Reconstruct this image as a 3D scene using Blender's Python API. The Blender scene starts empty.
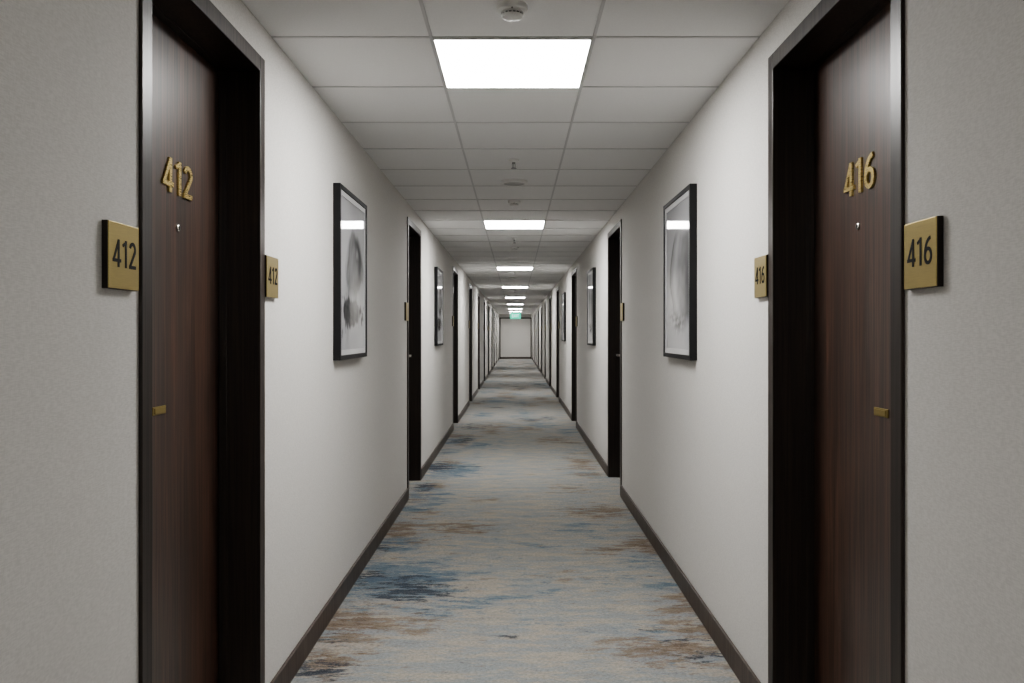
import bpy, bmesh, math, random
import numpy as np
from mathutils import Matrix, Vector
random.seed(4)
S = bpy.context.scene
COL = S.collection
try:
    S.view_settings.view_transform = 'AgX'
    S.view_settings.look = 'AgX - Medium High Contrast'
except Exception: pass

HW=0.98; H=2.684; YN=-3.6; YF=50.0; TH=0.30
CX=-0.012   # centre line of the ceiling grid

# ------------------------------------------------------------------ materials
def newmat(name):
    m=bpy.data.materials.new(name); m.use_nodes=True
    nt=m.node_tree; b=nt.nodes['Principled BSDF']
    return m,nt,b
def N(nt,t,**k):
    n=nt.nodes.new(t)
    for a,v in k.items(): setattr(n,a,v)
    return n
def L(nt,a,b): nt.links.new(a,b)
def simple(name,col,rough=.5,metal=0,coat=0,spec=None):
    m,nt,b=newmat(name)
    b.inputs['Base Color'].default_value=(*col,1); b.inputs['Roughness'].default_value=rough
    b.inputs['Metallic'].default_value=metal; b.inputs['Coat Weight'].default_value=coat
    if spec is not None: b.inputs['Specular IOR Level'].default_value=spec
    tc=N(nt,'ShaderNodeTexCoord'); no=N(nt,'ShaderNodeTexNoise'); no.inputs['Scale'].default_value=30
    mr=N(nt,'ShaderNodeMapRange'); mr.inputs['To Min'].default_value=max(0,rough-.04); mr.inputs['To Max'].default_value=min(1,rough+.04)
    L(nt,tc.outputs['Object'],no.inputs['Vector']); L(nt,no.outputs['Fac'],mr.inputs['Value']); L(nt,mr.outputs['Result'],b.inputs['Roughness'])
    return m
def noise(nt,vec,scale,mapscale=(1,1,1),detail=4,rough=.55,dist=0,loc=(0,0,0)):
    mp=N(nt,'ShaderNodeMapping'); mp.inputs['Scale'].default_value=mapscale; mp.inputs['Location'].default_value=loc
    L(nt,vec,mp.inputs['Vector'])
    n=N(nt,'ShaderNodeTexNoise'); n.inputs['Scale'].default_value=scale; n.inputs['Detail'].default_value=detail
    n.inputs['Roughness'].default_value=rough; n.inputs['Distortion'].default_value=dist
    L(nt,mp.outputs['Vector'],n.inputs['Vector']); return n.outputs['Fac']
def mapr(nt,v,a,b,c,d,smooth=False):
    m=N(nt,'ShaderNodeMapRange'); 
    if smooth: m.interpolation_type='SMOOTHSTEP'
    for k,x in zip(('From Min','From Max','To Min','To Max'),(a,b,c,d)): m.inputs[k].default_value=x
    L(nt,v,m.inputs['Value']); return m.outputs['Result']
def mathn(nt,op,a,b):
    m=N(nt,'ShaderNodeMath',operation=op)
    for i,x in enumerate((a,b)):
        if isinstance(x,(int,float)): m.inputs[i].default_value=x
        else: L(nt,x,m.inputs[i])
    return m.outputs[0]
def mix(nt,f,a,b):
    m=N(nt,'ShaderNodeMix',data_type='RGBA')
    if isinstance(f,(int,float)): m.inputs['Factor'].default_value=f
    else: L(nt,f,m.inputs['Factor'])
    for key,x in ((6,a),(7,b)):
        if isinstance(x,tuple): m.inputs[key].default_value=(*x,1)
        else: L(nt,x,m.inputs[key])
    return m.outputs[2]
def bump(nt,b,h,strength,dist):
    bp=N(nt,'ShaderNodeBump'); bp.inputs['Strength'].default_value=strength; bp.inputs['Distance'].default_value=dist
    L(nt,h,bp.inputs['Height']); L(nt,bp.outputs['Normal'],b.inputs['Normal'])

def wallpaper():
    m,nt,b=newmat('wallpaper'); tc=N(nt,'ShaderNodeTexCoord').outputs['Object']
    a=noise(nt,tc,1,(60,60,380),0,.4)
    c=noise(nt,tc,1,(420,420,110),0,.4)
    d=noise(nt,tc,1,(1.2,1.2,1.2),2,.5)
    s=mathn(nt,'ADD',mathn(nt,'MULTIPLY',a,.62),mathn(nt,'MULTIPLY',c,.38))
    f=mapr(nt,s,.34,.66,0,1)
    col=mix(nt,f,(.575,.562,.538),(.655,.64,.614))
    col=mix(nt,mapr(nt,d,.3,.7,0,.05),col,(.54,.53,.51))
    L(nt,col,b.inputs['Base Color']); b.inputs['Roughness'].default_value=.85; b.inputs['Specular IOR Level'].default_value=.15
    bump(nt,b,s,.05,.0005)
    return m
M_wall=wallpaper()
def ceilmat():
    m,nt,b=newmat('ceiling_tile'); tc=N(nt,'ShaderNodeTexCoord').outputs['Object']
    a=noise(nt,tc,220,(1,1,1),3,.7)
    L(nt,mix(nt,mapr(nt,a,.35,.6,0,1),(.73,.73,.725),(.77,.77,.765)),b.inputs['Base Color'])
    b.inputs['Roughness'].default_value=.95; b.inputs['Specular IOR Level'].default_value=.1
    bump(nt,b,a,.1,.001); return m
M_ceil=ceilmat()
M_tbar=simple('ceiling_grid_metal',(.54,.54,.54),.6)
def woodmat(name,c1,c2,c3,rough,spec=.5,coat=0):
    m,nt,b=newmat(name); tc=N(nt,'ShaderNodeTexCoord').outputs['Object']
    a=noise(nt,tc,1,(34,34,.9),5,.6,.6)
    g=noise(nt,tc,1,(130,130,1.8),4,.7,.3)
    col=mix(nt,mapr(nt,a,.42,.58,0,1),c1,c2)
    col=mix(nt,mapr(nt,g,.46,.58,0,.85),col,c3)
    L(nt,col,b.inputs['Base Color']); L(nt,mapr(nt,g,.3,.7,rough-.04,rough+.06),b.inputs['Roughness'])
    b.inputs['Specular IOR Level'].default_value=spec
    b.inputs['Coat Weight'].default_value=coat; b.inputs['Coat Roughness'].default_value=.28
    bump(nt,b,g,.06,.001); return m
M_leaf=woodmat('walnut_veneer',(.108,.052,.033),(.046,.025,.018),(.019,.012,.010),.40,.55,.65)
M_frame=woodmat('espresso_wood',(.038,.027,.021),(.028,.020,.016),(.017,.013,.011),.36)
M_base=woodmat('baseboard_wood',(.086,.065,.053),(.070,.054,.045),(.049,.038,.033),.45)
def brushed(name,col,rough,metal=.75):
    m,nt,b=newmat(name); tc=N(nt,'ShaderNodeTexCoord').outputs['Object']
    a=noise(nt,tc,1,(30,30,500),3,.6)
    L(nt,mix(nt,a,tuple(x*.7 for x in col),tuple(x*1.1 for x in col)),b.inputs['Base Color'])
    b.inputs['Metallic'].default_value=metal; L(nt,mapr(nt,a,.3,.7,rough-.06,rough+.06),b.inputs['Roughness']); return m
M_brass=brushed('brushed_brass',(.46,.365,.15),.34,.8)
M_gold=brushed('gold_digits',(.88,.70,.32),.30,.85)
M_dark=simple('dark_bronze',(.03,.025,.02),.4,.6)
M_ink=simple('black_lettering',(.008,.008,.008),.7,0,0,.2)
M_black=simple('picture_frame_black',(.010,.010,.011),.5,0,0,.3)
M_steel=simple('satin_steel',(.60,.58,.54),.3,.9)
M_lens=simple('lens_glass',(.02,.02,.025),.05,0,1)
M_white=simple('white_plastic',(.72,.72,.70),.45)
M_slot=simple('grey_slots',(.25,.25,.25),.6)
M_grille=simple('pale_grille',(.50,.50,.49),.6)
M_mat=simple('picture_mat_board',(.66,.66,.67),.5,0,.7); 
M_mat.node_tree.nodes['Principled BSDF'].inputs['Coat Roughness'].default_value=.03
def emis(name,col,st,base=.8):
    m,nt,b=newmat(name); b.inputs['Base Color'].default_value=(base,base,base,1)
    b.inputs['Emission Color'].default_value=(*col,1); b.inputs['Emission Strength'].default_value=st; return m
M_light=emis('light_diffuser',(1.0,.99,.975),41.0)
M_led=simple('indicator_grey',(.15,.13,.13),.3)
M_exit=emis('exit_green',(.04,.62,.42),1.5,.05)
M_exitw=emis('exit_white',(.7,1,.88),2.2,.1)
def printmat():
    m,nt,b=newmat('art_print'); at=N(nt,'ShaderNodeAttribute'); at.attribute_name='art'
    tc=N(nt,'ShaderNodeTexCoord').outputs['Object']
    g=noise(nt,tc,90,(1,1,1),4,.7)
    L(nt,mix(nt,mapr(nt,g,.3,.7,0,.08),at.outputs['Color'],(.3,.3,.31)),b.inputs['Base Color'])
    b.inputs['Roughness'].default_value=.7; b.inputs['Specular IOR Level'].default_value=.1
    b.inputs['Coat Weight'].default_value=.5; b.inputs['Coat Roughness'].default_value=.02
    return m
M_print=printmat()
def carpet():
    m,nt,b=newmat('carpet'); tc=N(nt,'ShaderNodeTexCoord').outputs['Object']
    at=N(nt,'ShaderNodeAttribute'); at.attribute_name='dye'
    sp=N(nt,'ShaderNodeSeparateColor'); L(nt,at.outputs['Color'],sp.inputs['Color'])
    R,G,B=sp.outputs
    def st(sx,sy,loc,det=9,ro=.78):
        return mapr(nt,noise(nt,tc,1,(sx,sy,1),det,ro,.15,loc),.34,.66,0,1)
    s1=st(3.0,9,(0,0,0)); s2=st(3.0,9,(7.3,3.1,0)); s3=st(4.0,13,(2.3,9.1,0)); s4=st(2.8,9,(21,5,0)); s5=st(6.5,22,(4,33,0))
    fine=noise(nt,tc,1,(60,75,1),3,.75)
    fine2=noise(nt,tc,1,(110,130,1),2,.75,0,(5,5,0))
    col=mix(nt,mapr(nt,s4,.30,.66,0,1,True),(.385,.350,.302),(.280,.303,.315))
    col=mix(nt,mapr(nt,s5,.60,.78,0,.45,True),col,(.46,.425,.37))
    col=mix(nt,mapr(nt,s3,.60,.80,0,.5,True),col,(.23,.245,.255))
    def layer(col,n,ch,base,amp,w,c,fac):
        v=mathn(nt,'ADD',n,mathn(nt,'MULTIPLY',ch,amp))
        return mix(nt,mapr(nt,v,base,base+w,0,fac,True),col,c)
    col=layer(col,s2,G,.78,.59,.24,(.228,.172,.126),.82)
    col=layer(col,s5,G,.93,.55,.20,(.145,.098,.068),.78)
    col=layer(col,s1,R,.78,.59,.24,(.142,.203,.253),.82)
    col=layer(col,s4,R,.96,.55,.20,(.078,.130,.190),.8)
    col=layer(col,s3,B,.90,.61,.18,(.033,.048,.072),.88)
    col=layer(col,s5,B,.97,.57,.18,(.028,.040,.058),.85)
    col=mix(nt,mapr(nt,fine,.35,.62,.42,0),col,(.098,.094,.09))
    col=mix(nt,mapr(nt,fine2,.52,.70,0,.30),col,(.49,.47,.43))
    L(nt,col,b.inputs['Base Color']); b.inputs['Roughness'].default_value=1; b.inputs['Specular IOR Level'].default_value=.05
    pile=noise(nt,tc,1,(200,200,200),3,.7)
    bump(nt,b,pile,.6,.004); return m
M_carpet=carpet()

# ------------------------------------------------------------------ helpers
def box(bm,x0,x1,y0,y1,z0,z1,mi=0):
    if x0>x1:x0,x1=x1,x0
    v=[bm.verts.new(p) for p in ((x0,y0,z0),(x1,y0,z0),(x1,y1,z0),(x0,y1,z0),(x0,y0,z1),(x1,y0,z1),(x1,y1,z1),(x0,y1,z1))]
    for f in ((0,3,2,1),(4,5,6,7),(0,1,5,4),(1,2,6,5),(2,3,7,6),(3,0,4,7)):
        fc=bm.faces.new([v[i] for i in f]); fc.material_index=mi
def mesh(bm,name,mats,smooth=False):
    me=bpy.data.meshes.new(name); bmesh.ops.recalc_face_normals(bm,faces=bm.faces); bm.to_mesh(me); bm.free()
    for m in (mats if isinstance(mats,(list,tuple)) else [mats]): me.materials.append(m)
    if smooth:
        for p in me.polygons: p.use_smooth=True
    return me
def boxes(name,lst,mats):
    bm=bmesh.new()
    for b in lst: box(bm,*b)
    return mesh(bm,name,mats)
def ob(name,data,loc=(0,0,0),parent=None,bevel=0,**props):
    o=bpy.data.objects.new(name,data); o.location=loc; COL.objects.link(o)
    if parent: o.parent=parent
    if data is None: o.empty_display_size=.1
    if bevel:
        md=o.modifiers.new('bevel','BEVEL'); md.width=bevel; md.segments=2; md.limit_method='ANGLE'
    for k,v in props.items(): o[k]=v
    return o
def lathe(bm,prof,seg=40,mi=0,c=(0,0)):
    rings=[]
    for r,z in prof:
        rings.append([bm.verts.new((c[0]+r*math.cos(2*math.pi*i/seg),c[1]+r*math.sin(2*math.pi*i/seg),z)) for i in range(seg)] if r>1e-6 else [bm.verts.new((c[0],c[1],z))])
    for a,b in zip(rings,rings[1:]):
        for i in range(seg):
            j=(i+1)%seg
            if len(a)==1 and len(b)==1: continue
            if len(a)==1: f=bm.faces.new((a[0],b[i],b[j]))
            elif len(b)==1: f=bm.faces.new((a[i],a[j],b[0]))
            else: f=bm.faces.new((a[i],a[j],b[j],b[i]))
            f.material_index=mi
def autosmooth(me):
    for p in me.polygons: p.use_smooth=True
    try: me.set_sharp_from_angle(angle=math.radians(35))
    except Exception: pass
    return me
def text_mesh(s,h,w,ext,name,mat,off=.0,spacing=1.0):
    cu=bpy.data.curves.new('tmp','FONT'); cu.body=s; cu.size=1; cu.align_x='CENTER'; cu.align_y='CENTER'
    cu.extrude=0.5; cu.offset=off; cu.space_character=spacing; cu.resolution_u=8
    o=bpy.data.objects.new('tmp',cu); COL.objects.link(o)
    dg=bpy.context.evaluated_depsgraph_get(); dg.update()
    me=bpy.data.meshes.new_from_object(o.evaluated_get(dg)); bpy.data.objects.remove(o)
    co=np.array([v.co[:] for v in me.vertices]); mn=co.min(0); mx=co.max(0)
    co=(co-(mn+mx)/2)/(mx-mn)*np.array([w,h,ext])
    for v,c in zip(me.vertices,co): v.co=c
    for p in me.polygons: p.use_smooth=False
    me.materials.clear(); me.materials.append(mat); me.name=name
    return me
# own sans-serif digits drawn as mitred strokes
def arcp(cx,cy,rx,ry,a0,a1,n=18):
    return [(cx+rx*math.cos(math.radians(a0+(a1-a0)*i/n)),cy+ry*math.sin(math.radians(a0+(a1-a0)*i/n))) for i in range(n+1)]
def strip(bm,pts,w,ext,closed=False,ox=0):
    P=[Vector((p[0]+ox,p[1])) for p in pts]; n=len(P); a=[];b_=[]
    for i in range(n):
        if closed: p0,p1,p2=P[i-1],P[i],P[(i+1)%n]
        else: p0,p1,p2=P[max(i-1,0)],P[i],P[min(i+1,n-1)]
        d1=(p1-p0).normalized() if (p1-p0).length>1e-9 else None
        d2=(p2-p1).normalized() if (p2-p1).length>1e-9 else None
        d1=d1 or d2; d2=d2 or d1
        t=(d1+d2).normalized(); nrm=Vector((-t.y,t.x)); k=1/max(.35,nrm.dot(Vector((-d1.y,d1.x))))
        a.append(p1+nrm*w/2*k); b_.append(p1-nrm*w/2*k)
    V=[[bm.verts.new((q.x,q.y,z)) for q in L_] for L_ in (a,b_) for z in (-ext/2,ext/2)]
    a0,a1,b0,b1=V
    rng=range(n if closed else n-1)
    for i in rng:
        j=(i+1)%n
        bm.faces.new((a1[i],a1[j],b1[j],b1[i])); bm.faces.new((a0[i],b0[i],b0[j],a0[j]))
        bm.faces.new((a0[i],a0[j],a1[j],a1[i])); bm.faces.new((b0[i],b1[i],b1[j],b0[j]))
    if not closed:
        for i in (0,n-1): bm.faces.new((a0[i],a1[i],b1[i],b0[i]))
def digits(s,h,w,ext,name,mat,sw=.155):
    bm=bmesh.new(); x=0; e=1.0
    k=sw/2
    for ch in s:
        if ch=='4':
            strip(bm,[(.44-k*.2,1-k*.9),(.03+k*.6,.235+k*.1)],sw*.92,e*.98,ox=x); strip(bm,[(.0,.235),(.62,.235)],sw*.95,e*.99,ox=x); strip(bm,[(.44,0),(.44,1)],sw*1.05,e,ox=x); x+=.74
        elif ch=='1':
            strip(bm,[(.26,0),(.26,1)],sw*1.05,e,ox=x); strip(bm,[(.28,1-k*.9),(.02,.80)],sw*.85,e*.98,ox=x); x+=.52
        elif ch=='2':
            p=arcp(.27,.72,.20,.28-k,165,-28,16)+[(.07,k*1.3)]
            strip(bm,p,sw,e*.98,ox=x); strip(bm,[(.0,k),(.53,k)],sw,e,ox=x); x+=.62
        elif ch=='6':
            strip(bm,arcp(.28,.31,.28-k,.31-k,0,360,30)[:-1],sw,e,True,ox=x)
            strip(bm,[(k+.001,.31)]+[(k+.03*t+.36*t**2.1,.31+.62*(1-(1-t)**1.55)) for t in [i/12 for i in range(1,13)]],sw,e*.98,ox=x); x+=.60
    me=mesh(bm,name,mat)
    co=np.array([v.co[:] for v in me.vertices]); mn=co.min(0); mx=co.max(0)
    co=(co-(mn+mx)/2)/(mx-mn)*np.array([w,h,ext])
    for v,c in zip(me.vertices,co): v.co=c
    return me
def side_matrix(s):
    r=Vector((0,-s,0)); u=Vector((0,0,1)); n=Vector((-s,0,0))
    return Matrix((r,u,n)).transposed().to_4x4()
def xform(me,s):
    me=me.copy(); me.transform(side_matrix(s)); return me

# ------------------------------------------------------------------ door layout
WID={-1:1.05,1:1.095}
DOORS={-1:[2.145,7.45,12.9,17.4,21.4,25.4,29.4,33.4,37.4,41.4,45.4],
        1:[2.076,7.60,13.2,18.5,22.6,26.6,30.6,34.6,38.6,42.4,46.2]}
DT=2.56; JW=.060; REC=.146
# ------------------------------------------------------------------ shell
for s,nm in ((-1,'left'),(1,'right')):
    bl=[]; bb=[]; y=YN
    for d in DOORS[s]+[YF+.3]:
        bl.append((s*HW,s*(HW+TH),y,d,0,H+.1)); bb.append((s*(HW-.014),s*HW,max(y,YN),min(d,YF),0,.11))
        if d<YF:
            bl.append((s*HW,s*(HW+TH),d,d+WID[s],DT,H+.1)); 
            bl.append((s*(HW+REC+.05),s*(HW+TH),d,d+WID[s],0,DT))
        y=d+WID[s]
    ob('wall_'+nm,boxes('wall_'+nm,bl,M_wall),kind='structure')
    ob('baseboard_'+nm,boxes('baseboard_'+nm,bb,M_base),bevel=.003,kind='structure')
ob('wall_end',boxes('wall_end',[(-HW,HW,YF,YF+.3,0,H+.1)],M_wall),kind='structure')
ob('wall_back',boxes('wall_back',[(-HW,HW,YN-.3,YN,0,H+.1)],M_wall),kind='structure')
ob('baseboard_end',boxes('baseboard_end',[(-HW+.014,HW-.014,YF-.014,YF,0,.11)],M_base),kind='structure')
ob('trim_1',boxes('trim_1',[(-HW+.001,-HW+.07,YF-.07,YF-.016,0,2.5),(HW-.07,HW-.001,YF-.07,YF-.016,0,2.5),(-HW+.07,HW-.07,YF-.07,YF-.016,2.43,2.5)],M_frame),bevel=.003,kind='structure')

# floor: grid with dye attribute
def px(x,y): d=1237.5/(y-334); return ((x-515.5)*d/825,d)
blobs=[]
def blob(ch,x,y,rxp,ryp,amp=1):
    X,Y=px(x,y); rx=rxp*Y/825; ry=abs(px(x,y-ryp)[1]-px(x,y+ryp)[1])/2
    blobs.append((ch,X,Y,rx,ry,amp))
blob(2,415,590,65,20,.92); blob(0,400,580,80,30,1); blob(0,450,605,60,14,.7); blob(2,370,575,30,12,.8)
blob(1,350,625,60,25,.95); blob(1,330,660,55,20,.9); blob(1,420,622,45,14,.7); blob(2,335,640,25,8,.6)
blob(1,670,650,85,18,.95); blob(2,700,657,40,8,.9); blob(0,700,668,30,8,.6); blob(1,700,605,55,20,.9); blob(1,610,655,40,10,.6)
blob(2,512,637,16,4,1); blob(1,560,575,50,10,.5); blob(0,520,600,70,35,.4); blob(0,640,632,50,10,.6); blob(2,650,628,25,5,.5); blob(0,620,580,50,12,.4)
blob(1,460,528,55,10,.8); blob(1,400,530,30,16,.9); blob(2,440,467,40,6,1); blob(0,450,470,45,10,1); blob(0,400,545,35,10,.8); blob(2,385,548,20,6,.7)
blob(0,430,495,30,12,.8); blob(2,425,487,18,6,.9); blob(1,600,512,45,10,.85); blob(1,570,490,35,8,.6)
blob(0,585,530,50,10,.6); blob(0,540,545,50,12,.4); blob(2,590,485,20,3,.6); blob(1,480,500,35,7,.5); blob(1,645,545,35,14,.9); blob(0,660,560,30,8,.6)
blob(1,555,440,25,6,.7); blob(0,480,445,30,6,.8); blob(2,465,440,14,4,.9); blob(1,500,425,25,5,.6)
blob(0,540,425,20,4,.8); blob(2,548,418,14,3,.8); blob(0,480,415,14,3,.9); blob(1,530,405,18,3,.7)
for i in range(140):
    Y=random.uniform(12,48); blobs.append((random.choice((0,1,1,0,2)),random.uniform(-.9,.9),Y,random.uniform(.2,.5),random.uniform(.25,.8),random.uniform(.55,.9)))
for i in range(42):
    Y=random.uniform(3,14); ch=random.choice((0,0,1,1,2)); sd=random.choice((-1,1)); am=random.uniform(.6,.95)
    if sd>0 and ch==2: am*=.6
    blobs.append((ch,sd*random.uniform(.65,.95),Y,random.uniform(.15,.30),random.uniform(.12,.35),am))
for i in range(10):
    blobs.append((random.choice((0,1,2)),random.uniform(-.9,.9),random.uniform(-3,3),random.uniform(.25,.5),random.uniform(.2,.4),.9))
nx=40; ny=1072
xs=np.linspace(-HW-TH,HW+TH,nx+1); ys=np.linspace(YN-.3,YF+.3,ny+1)
bm=bmesh.new(); grid=[[bm.verts.new((x,y,0)) for x in xs] for y in ys]
for j in range(ny):
    for i in range(nx): bm.faces.new((grid[j][i],grid[j][i+1],grid[j+1][i+1],grid[j+1][i]))
fme=mesh(bm,'floor',M_carpet)
co=np.array([v.co[:] for v in fme.vertices]); dye=np.zeros((len(co),4)); dye[:,3]=1
for ch,X,Y,rx,ry,a in blobs:
    r=np.sqrt(((co[:,0]-X)/rx)**2+((co[:,1]-Y)/ry)**2)
    t=np.clip((1.5-r)/1.5,0,1)
    dye[:,ch]=np.maximum(dye[:,ch],a*t*t*(3-2*t))
ca=fme.color_attributes.new('dye','FLOAT_COLOR','POINT'); ca.data.foreach_set('color',dye.ravel())
ob('floor',fme,kind='structure')

# ceiling with T-bar grid
CS=1.057; K0=3.137*CS; ST=.63*CS; TX=.31*CS
LK=[-8,0,8,17,26,35,44,53,60,66]
ROWS=[K0+ST*k for k in range(-11,75)]
ROWS=[r for r in ROWS if YN<r<YF-.02]
lst=[(-HW,HW,YN,YF,H+.01,H+.1)]
bt=.0064
bars=[]
for x in (-TX,TX): bars.append((CX+x-bt,CX+x+bt,YN,YF,H+.006,H+.012,1))
for r in ROWS: 
    bars.append((-HW,HW,r-bt,r+bt,H+.0065,H+.012,1))
ob('ceiling',boxes('ceiling',lst+bars,[M_ceil,M_tbar]),kind='structure')

# ------------------------------------------------------------------ doors
def door_meshes(s):
    W=WID[s]; A=lambda a:s*a
    fr=[ (A(-.010),A(REC+.05),0,JW,0,DT), (A(-.010),A(REC+.05),W-JW,W,0,DT), (A(-.010),A(REC+.05),JW,W-JW,DT-JW,DT),
         (A(REC-.03),A(REC),JW,JW+.004,0,DT-JW),(A(REC-.03),A(REC),W-JW-.004,W-JW,0,DT-JW),(A(REC-.03),A(REC),JW+.004,W-JW-.004,DT-JW-.004,DT-JW)]
    frame=boxes('door_frame',fr,M_frame)
    leaf=boxes('door_leaf',[(A(REC),A(REC+.045),JW+.003,W-JW-.003,.006,DT-JW-.003)],M_leaf)
    return frame,leaf
DM={s:door_meshes(s) for s in (-1,1)}
def handle_mesh():
    bm=bmesh.new()
    box(bm,-.03,.03,-.11,.11,0,.012)
    lathe(bm,[(.02,.012),(.02,.02),(.010,.022),(.010,.065),(0,.065)],24)
    box(bm,-.12,.012,-.011,.011,.052,.074)
    return mesh(bm,'door_handle',M_steel)
HM=handle_mesh(); 
def peep():
    bm=bmesh.new(); lathe(bm,[(.012,0),(.012,.004),(.009,.006),(.007,.006),(.007,.003),(0,.004)],28)
    me=mesh(bm,'peephole',[M_steel,M_lens])
    for p in me.polygons:
        if p.center.xy.length<.0068: p.material_index=1
    return autosmooth(me)
PM=peep()
LM=boxes('door_latch',[(-.047,.047,-.013,.013,0,.005),(-.040,.040,-.009,.009,.005,.008)],M_brass)
n=0
for s in (-1,1):
    for i,d in enumerate(DOORS[s]):
        n+=1
        e=ob('door_%d'%n,None,(s*HW,d,0),kind='structure',label='tall dark walnut room door in an espresso frame')
        ob('door_frame',DM[s][0],parent=e,bevel=.002)
        ob('door_leaf',DM[s][1],parent=e,bevel=.0015)
        if i==0:
            t='412' if s<0 else '416'
            me=xform(digits(t,.112,.238,.007,'room_number',M_gold,.142),s)
            ob('room_number',me,(s*(REC-.0035),2.740-d if s<0 else 2.695-d,2.017),parent=e,label='raised polished gold digits reading '+t)
            ob('peephole',xform(PM,s),(s*REC,(2.75 if s<0 else 2.71)-d,1.853),parent=e,label='small round steel peephole')
            ob('door_latch',xform(LM,s),(s*REC,(2.60 if s<0 else 2.535)-d,1.259),parent=e,bevel=.0015,label='small flat brass latch plate')
        else:
            ob('door_handle',xform(HM,s),(s*REC,WID[s]-JW-.12,1.28),parent=e,bevel=.002,label='satin steel lever handle')

# ------------------------------------------------------------------ room signs
SG=boxes('sign_backing',[(-.079,.079,-.081,.081,0,.014)],M_dark)
SF=boxes('sign_face',[(-.078,.078,-.080,.080,.014,.017)],M_brass)
TM={t:digits(t,.067,.120,.001,'sign_lettering',M_ink,.125) for t in ('412','416')}
def sign(s,yc,zc,txt,label,group=None):
    e=ob('room_sign',None,(s*HW,yc,zc),label=label,category='sign',group='room number signs beside the doors')
    ob('sign_backing',xform(SG,s),parent=e,bevel=.001); ob('sign_face',xform(SF,s),parent=e,bevel=.001)
    if txt: ob('sign_lettering',xform(TM[txt],s),(-s*.0174,0,.006),parent=e)
sign(-1,2.032,1.69,'412','square brushed brass room sign reading 412 beside door')
sign(1,1.967,1.69,'416','square brushed brass room sign reading 416 beside door')
sign(-1,3.195+.080,1.725,'412','brass room sign on wall past the 412 door frame')
sign(1,3.171+.080,1.725,'416','brass room sign on wall past the 416 door frame')
for s in (-1,1):
    for d in DOORS[s][1:]:
        sign(s,d-.095,1.70,None,'small brass room sign beside a distant door')

# ------------------------------------------------------------------ pictures
PW,PH,PT=.80,.955,.04
def frame_mesh():
    b=.026; return boxes('picture_frame',[(-PW/2,-PW/2+b,-PH/2,PH/2,0,PT),(PW/2-b,PW/2,-PH/2,PH/2,0,PT),(-PW/2+b,PW/2-b,-PH/2,-PH/2+b,0,PT),(-PW/2+b,PW/2-b,PH/2-b,PH/2,0,PT),(-PW/2+b,PW/2-b,-PH/2+b,PH/2-b,0,.022)],M_black)
FM=frame_mesh()
iw,ih=PW/2-.026,PH/2-.026; m_=.03
MM=boxes('picture_mat',[(-iw,-iw+m_,-ih,ih,.022,.034),(iw-m_,iw,-ih,ih,.022,.034),(-iw+m_,iw-m_,-ih,-ih+m_,.022,.034),(-iw+m_,iw-m_,ih-m_,ih,.022,.034)],M_mat)
def art(seed):
    w=iw-m_; h=ih-m_; nx,ny=110,140
    rs=np.random.RandomState(seed)
    u=np.linspace(-1,1,nx+1); v=np.linspace(-1,1,ny+1); U,V=np.meshgrid(u,v)
    def fn(U,V,k,n=14):
        o=np.zeros_like(U)
        for _ in range(n):
            a,b,c=rs.normal(0,k,2).tolist()+[rs.uniform(0,6.28)]; o+=np.sin(a*U+b*V+c)
        return o/math.sqrt(n)
    base=.46-.03*V+.04*fn(U,V,2)
    def dark(mask,val):
        nonlocal base
        base=base*(1-mask)+val*mask
    sm=lambda x,a,b: np.clip((x-a)/(b-a),0,1)
    n1=fn(U,V,5); n2=fn(U,V,16,20); n3=fn(U,V,34,20)
    if seed%2==0:
        # grey rounded form above, dark patch below
        cloud=sm(n1*.3+n2*.15+1.0-((U-.10)/.80)**2-((V-.12)/.52)**2,0,.5)
        dark(cloud*.9,.15+.05*n1+.04*n2)
        r=np.sqrt(((U-.05)/.70)**2+((V-.18)/.40)**2)+.04*n1
        dark(np.exp(-((r-.80)/.24)**2)*sm(U,-.2,.4)*.9,.03)
        dark(sm(.6-r,0,.5)*.4,.36)
        patch=sm(n2*.3+n1*.25+1.1-((U+.15)/.75)**2-((V+.50)/.20)**2,0,.5)
        dark(patch*.9,.05+.02*n2)
        scr=sm(n3*.4+n2*.5+.7-4.0*np.abs(V+.50)-.5*np.abs(U+.2),.0,.9)
        dark(scr*.9,.02)
    else:
        # broad soft grey mass with a curved edge
        edge=U+.15-.55*(V+.1)**2*2.0+.25*V+.05*n1
        body=sm(edge+.45,0,.15)*sm(.72-np.abs(V+.02)+.05*n1,0,.18)
        dark(body*.85,.24+.04*n2)
        dark(body*sm(edge-.15,0,.9)*.8,.07)
        dark(body*np.exp(-((edge+.05)/.16)**2)*.75,.50)
        dark(np.exp(-((edge+.42)/.07)**2)*sm(.68-np.abs(V+.02),0,.18)*.75,.04)
        dark(np.exp(-((U-.0)/.65)**2-((V+.60+.05*n1)/.12)**2)*sm(n3+n2,-.8,.4)*.95,.02)
    base=np.clip(base,.008,.8)
    bm=bmesh.new(); g=[[bm.verts.new((a*w,b*h,.030)) for a in u] for b in v]
    for j in range(ny):
        for i in range(nx): bm.faces.new((g[j][i],g[j][i+1],g[j+1][i+1],g[j+1][i]))
    me=bpy.data.meshes.new('art_print'); bm.to_mesh(me); bm.free(); me.materials.append(M_print)
    c=np.ones((len(me.vertices),4)); c[:,0]=base.ravel(); c[:,1]=base.ravel(); c[:,2]=base.ravel()*1.03
    at=me.color_attributes.new('art','FLOAT_COLOR','POINT'); at.data.foreach_set('color',c.ravel())
    return me
ARTM={-1:art(2),1:art(3)}
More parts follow.
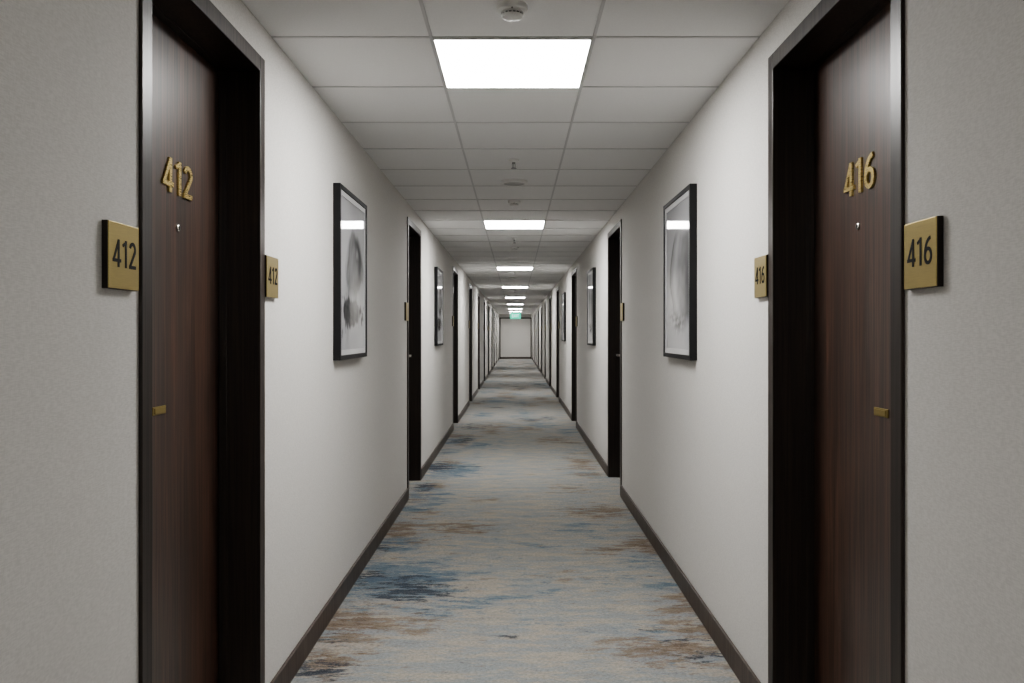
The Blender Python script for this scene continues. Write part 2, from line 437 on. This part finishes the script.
for s in (-1,1):
    F,Mt,Ar=xform(FM,s),xform(MM,s),xform(ARTM[s],s)
    cen=[4.83,10.35] if s<0 else [4.85,10.45,16.4]
    for i,y in enumerate(cen):
        lab=('black framed grey ink abstract print under glass on pale wall' if s<0 else 'black framed print of broad soft grey curves on pale wall')
        e=ob('framed_picture',None,(s*HW,y,1.835),label=lab,category='picture',group='framed pictures along the corridor walls')
        ob('picture_frame',F,parent=e,bevel=.002); ob('picture_mat',Mt,parent=e); ob('art_print',Ar,parent=e)

# ------------------------------------------------------------------ ceiling fixtures
r0=TX-bt; r1=ST/2-bt; b=.006
LH=boxes('light_housing',[(-r0,r0,-r1,-r1+b,.001,.010),(-r0,r0,r1-b,r1,.001,.010),(-r0,-r0+b,-r1+b,r1-b,.001,.010),(r0-b,r0,-r1+b,r1-b,.001,.010)],M_white)
LD=boxes('light_diffuser',[(-r0+b,r0-b,-r1+b,r1-b,.002,.009)],M_light)
for k in LK:
    e=ob('ceiling_light',None,(CX,K0+ST*(k+.5),H),label='square recessed white panel light in the ceiling grid',category='light',group='panel lights along the ceiling')
    ob('light_housing',LH,parent=e); ob('light_diffuser',LD,parent=e)
def detector_parts():
    bm=bmesh.new(); lathe(bm,[(0,.01),(.056,.01),(.056,-.008),(.052,-.012),(.040,-.014)],48); base=autosmooth(mesh(bm,'detector_base',M_white))
    bm=bmesh.new(); lathe(bm,[(.040,-.012),(.040,-.018)],48,0); lathe(bm,[(.034,-.018),(.034,-.026)],48,1); lathe(bm,[(.040,-.018),(.034,-.018)],48,0)
    lathe(bm,[(.034,-.026),(.040,-.026),(.036,-.033),(.022,-.037),(0,-.038)],48,0)
    for i in range(16):
        a=i*math.pi/8; c=Vector((.037*math.cos(a),.037*math.sin(a)))
        box(bm,c.x-.002,c.x+.002,c.y-.002,c.y+.002,-.027,-.017,0)
    ch=autosmooth(mesh(bm,'detector_chamber',[M_white,M_slot]))
    bm=bmesh.new(); lathe(bm,[(.003,-.012),(.003,-.0155),(0,-.017)],12,0,(.0,-.047)); led=mesh(bm,'indicator_lamp',M_led)
    return base,ch,led
DP=detector_parts()
for y in (2.84,7.0,10.7,16.4,22.0):
    e=ob('smoke_detector',None,(CX,y*CS,H),label='round white smoke detector with vented chamber on ceiling',category='smoke detector',group='smoke detectors on the ceiling')
    for nme,me in zip(('detector_base','detector_chamber','indicator_lamp'),DP): ob(nme,me,parent=e)
def sprink():
    bm=bmesh.new(); lathe(bm,[(0,.01),(.038,.01),(.038,-.002),(.030,-.006),(.016,-.008),(0,-.008)],36); es=autosmooth(mesh(bm,'sprinkler_collar',M_white))
    bm=bmesh.new(); lathe(bm,[(.012,-.006),(.012,-.018),(0,-.018)],24)
    for sx in (-1,1):
        box(bm,sx*.010-.002,sx*.010+.002,-.003,.003,-.045,-.016)
    box(bm,-.012,.012,-.003,.003,-.047,-.043); lathe(bm,[(0,-.016),(.0025,-.018),(.0025,-.044),(0,-.045)],12)
    bd=mesh(bm,'sprinkler_body',M_slot)
    bm=bmesh.new(); lathe(bm,[(0,-.047),(.016,-.047),(.020,-.050),(.016,-.049),(0,-.050)],24); df=mesh(bm,'sprinkler_deflector',M_slot)
    return es,bd,df
SP=sprink()
for y in (5.35,9.75,14.8,20.5):
    e=ob('fire_sprinkler',None,(CX,y*CS,H),label='pendant metal fire sprinkler with white collar on ceiling',category='sprinkler',group='fire sprinklers on the ceiling')
    for nme,me in zip(('sprinkler_collar','sprinkler_body','sprinkler_deflector'),SP): ob(nme,me,parent=e)
bm=bmesh.new(); lathe(bm,[(.084,.01),(.105,.01),(.105,-.006),(.098,-.013),(.086,-.014),(.084,-.008)],56); a1=autosmooth(mesh(bm,'speaker_ring',M_white))
bm=bmesh.new()
prof=[(.084,-.006)]
for q in range(12,0,-1):
    rr=.084*q/13; prof+=[(rr+.002,-.012-.002*(q%2)),(rr-.001,-.010)]
prof.append((0,-.012)); lathe(bm,prof,56); a2=autosmooth(mesh(bm,'speaker_grille',M_grille))
for y in (6.1,):
    e=ob('ceiling_speaker',None,(CX,y*CS,H),label='round flat white ceiling speaker with pale grille',category='speaker')
    ob('speaker_ring',a1,parent=e); ob('speaker_grille',a2,parent=e)

# exit sign
e=ob('exit_sign',None,(0,38,H),label='green illuminated exit sign hanging from the ceiling',category='exit sign')
ob('sign_housing',boxes('sign_housing',[(-.25,.25,-.03,.03,-.49,-.20)],M_white),parent=e,bevel=.004)
ob('hanging_bracket',boxes('hanging_bracket',[(-.16,-.14,-.01,.01,-.20,.0),(.14,.16,-.01,.01,-.20,.0),(-.2,.2,-.03,.03,-.012,0)],M_white),parent=e)
ob('sign_face',boxes('sign_face',[(-.245,.245,-.034,-.030,-.485,-.205)],M_exit),parent=e)
te=text_mesh('EXIT',.13,.32,.004,'sign_lettering',M_exitw,off=.0); te.transform(Matrix.Rotation(math.pi/2,4,'X'))
ob('sign_lettering',te,(0,-.036,-.345),parent=e)

w=bpy.data.worlds.new('World'); S.world=w; w.use_nodes=True
w.node_tree.nodes['Background'].inputs[0].default_value=(.5,.5,.5,1); w.node_tree.nodes['Background'].inputs[1].default_value=.2

cam=bpy.data.cameras.new('camera'); co_=bpy.data.objects.new('camera',cam); COL.objects.link(co_)
co_.location=(0,0,1.5); co_.rotation_euler=(math.pi/2,0,0)
cam.sensor_width=36; cam.lens=36*825/1024; cam.shift_x=-3.5/1024; cam.shift_y=-7.5/1024; cam.clip_start=.02; cam.clip_end=200
S.camera=co_
